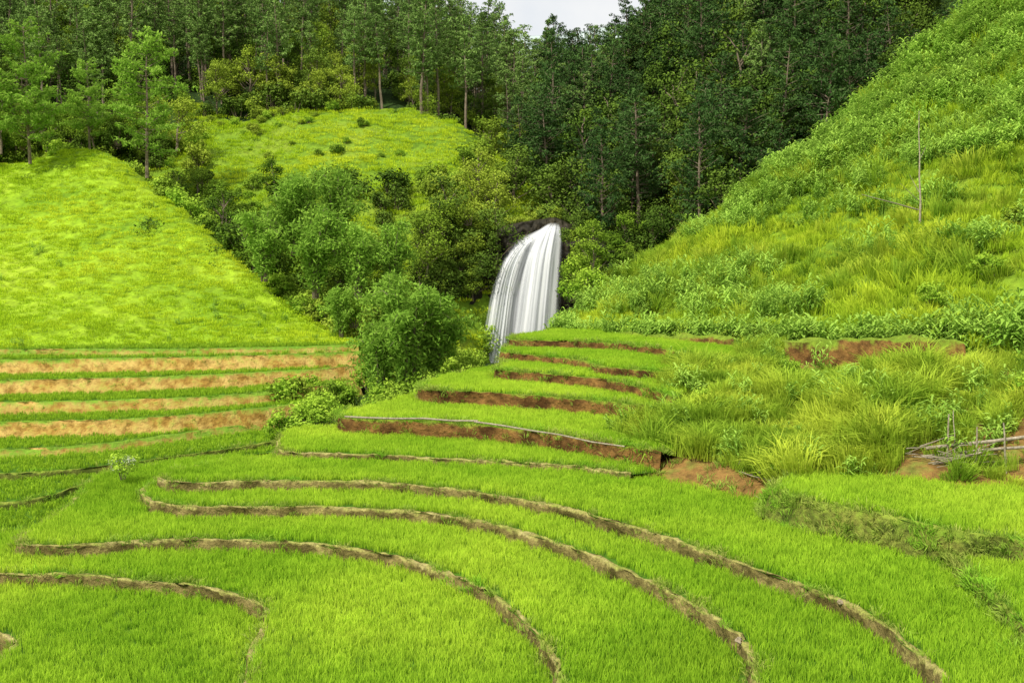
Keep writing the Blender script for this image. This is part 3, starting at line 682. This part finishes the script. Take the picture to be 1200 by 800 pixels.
for q_,(nm,LE,RE,b,sd) in enumerate([
 ('back_veil',[(640,265,120),(604,282,118),(588,304,116.8),(576,340,115.8),(568,380,115.2),(558,425,115)],[(656,265,120),(659,276,118.4),(659,300,117),(658,335,116),(658,372,115.4),(659,425,115)],.5,51),
 ('main_fall',[(643,261,119.6),(628,273,117.6),(616,298,115.8),(608,340,114.6),(602,380,114),(594,425,113.5)],[(655,261,119.6),(658,273,117.6),(657,300,116),(655,335,115),(653,372,114.2),(652,425,113.8)],.9,61),
 ('side_strand',[(612,280,118),(600,292,116.6),(586,312,115.4),(576,340,114.8),(568,380,114.2),(560,425,114)],[(632,274,118),(618,288,116.4),(607,310,115.2),(600,340,114.6),(595,380,114.0),(590,425,113.8)],.4,71)]):
    w=mesh_obj(nm,fall(nm,LE,RE,b,sd),[(i*nv+j,(i+1)*nv+j,(i+1)*nv+j+1,i*nv+j+1) for i in range(nu-1) for j in range(nv-1)],M_water,smooth=True)
    w.parent=wf;uv=w.data.uv_layers.new(name='UVMap')
    kk=np.empty(len(w.data.loops),np.int32);w.data.loops.foreach_get('vertex_index',kk)
    uv.data.foreach_set('uv',np.column_stack([(kk//nv)/(nu-1),(kk%nv)/(nv-1)]).astype(np.float32).ravel())
# ---------------------------------------------------------------- wooden fence, poles, sapling, stones
def poles(name,segs,mat):
    V=[];Fc=[];MI=[];T=[]
    for a,b,r0,r1 in segs: limb(V,Fc,MI,T,a,b,r0,r1,5,.006,7)
    return mesh_obj(name,V,Fc,mat,smooth=True)
A=lambda u,v,d:at_d(u,v,d)
fs=[(A(1085,525,41),A(1290,503,39.2),.08,.065),(A(1080,535,41),A(1290,514,39.3),.07,.06),(A(1062,552,40.6),A(1150,530,39.8),.06,.045),
 (A(1108,565,40.6),A(1112,485,40.9),.05,.03),(A(1143,570,40.2),A(1145,500,40.4),.04,.03),(A(1180,570,39.8),A(1176,495,40.0),.045,.03),(A(1120,552,40.3),A(1117,480,41),.03,.015),(A(1240,575,39.2),A(1243,490,39.4),.05,.03)]
for i in range(40):
    u0=random.uniform(1060,1140);v0=random.uniform(520,568);a=random.uniform(-.5,.9);l=random.uniform(25,60)
    fs.append((A(u0,v0,40.5+random.uniform(-.4,.6)),A(u0+l*math.cos(a),v0-l*math.sin(a)*.5,40.2+random.uniform(-.6,.6)),.025,.01))
poles('bamboo_fence',fs,M_wood)
poles('bamboo_pole',[(A(404,488,53.9),A(560,493,51.9),.055,.05),(A(556,494,51.9),A(732,523,46.5),.05,.035)],M_wood)
poles('dry_branch',[(A(838,545,45.0),A(915,566,40.3),.035,.02),(A(880,556,42.7),A(905,548,41.2),.02,.01),(A(862,552,43.7),A(868,538,43.3),.015,.008),(A(850,560,43.7),A(900,590,40.3),.02,.01)],M_wood)
poles('bare_sapling',[(A(1078,262,75),A(1077,130,76.5),.09,.02),(A(1077,225,75.5),A(1066,205,75.8),.03,.01),(A(1077,190,76),A(1085,172,76.2),.025,.01),(A(1076,246,73.5),A(1010,228,71),.06,.025),(A(1076,235,75.3),A(1055,215,74.5),.03,.01)],M_wood)
def stone(u,v,d,s):
    import bmesh
    bm=bmesh.new();bmesh.ops.create_icosphere(bm,subdivisions=3,radius=s)
    for q in bm.verts:
        c=q.co/s;f=1+.5*float(fbm(c.x*1.3+u,c.y*1.3+c.z*1.7+v,3,3));q.co=Vector((c.x*1.2,c.y*.9,c.z*.8))*s*f
    me=bpy.data.meshes.new('stone');bm.to_mesh(me);bm.free();me.materials.append(M_stone)
    o=bpy.data.objects.new('stone',me);S.collection.objects.link(o);o.location=at_d(u,v,d);o.rotation_euler[2]=u
for u,v,z,s in [(985,705,-10.3,.10),(866,750,-10.85,.12)]:
    w_=at_z(u,v,z);stone(u,v,w_[1]-.12,s)
fb=bush('flowering',1.0,1.5,M_white,7,40,.10);place('flowering_shrub',fb,143,552,48,.85)
fb2=bush('flowering_green',1.0,1.6,M_bright,9,70,.14);place('bush',fb2,143,554,48.3,1.0)
# ---------------------------------------------------------------- light
az=math.radians(220);el=math.radians(52)
sd=Vector((math.sin(az)*math.cos(el),math.cos(az)*math.cos(el),math.sin(el)))
ld=bpy.data.lights.new('sun','SUN');ld.energy=5.0;ld.angle=math.radians(1.0);ld.color=(1,.95,.84)
lo=bpy.data.objects.new('sun',ld);S.collection.objects.link(lo);lo.rotation_euler=sd.to_track_quat('Z','Y').to_euler()
wd=bpy.data.worlds.new('World');S.world=wd;wd.use_nodes=True;nt=wd.node_tree
for n in list(nt.nodes): nt.nodes.remove(n)
o=nt.nodes.new('ShaderNodeOutputWorld');bg=nt.nodes.new('ShaderNodeBackground');bg.inputs['Strength'].default_value=.14
sk=nt.nodes.new('ShaderNodeTexSky');sk.sky_type='NISHITA';sk.sun_disc=False;sk.sun_elevation=el;sk.sun_rotation=az
tc=nt.nodes.new('ShaderNodeTexCoord');nz=wnoise(nt,2.2,6,tc.outputs['Generated'],.6)
c=mixc(nt,ramp(nt,nz,[(.25,(.6,.6,.6)),(.5,(1,1,1))]),sk.outputs[0],(7.1,7.05,6.9))
nt.links.new(c,bg.inputs[0]);nt.links.new(bg.outputs[0],o.inputs[0])
cd=bpy.data.cameras.new('camera');cd.lens=35;cd.sensor_width=36;cd.clip_end=8000;cd.clip_start=.1
co_=bpy.data.objects.new('camera',cd);S.collection.objects.link(co_);co_.rotation_euler=(math.pi/2-P,0,0);S.camera=co_
S.view_settings.view_transform='Standard';S.view_settings.look='None';S.view_settings.exposure=0
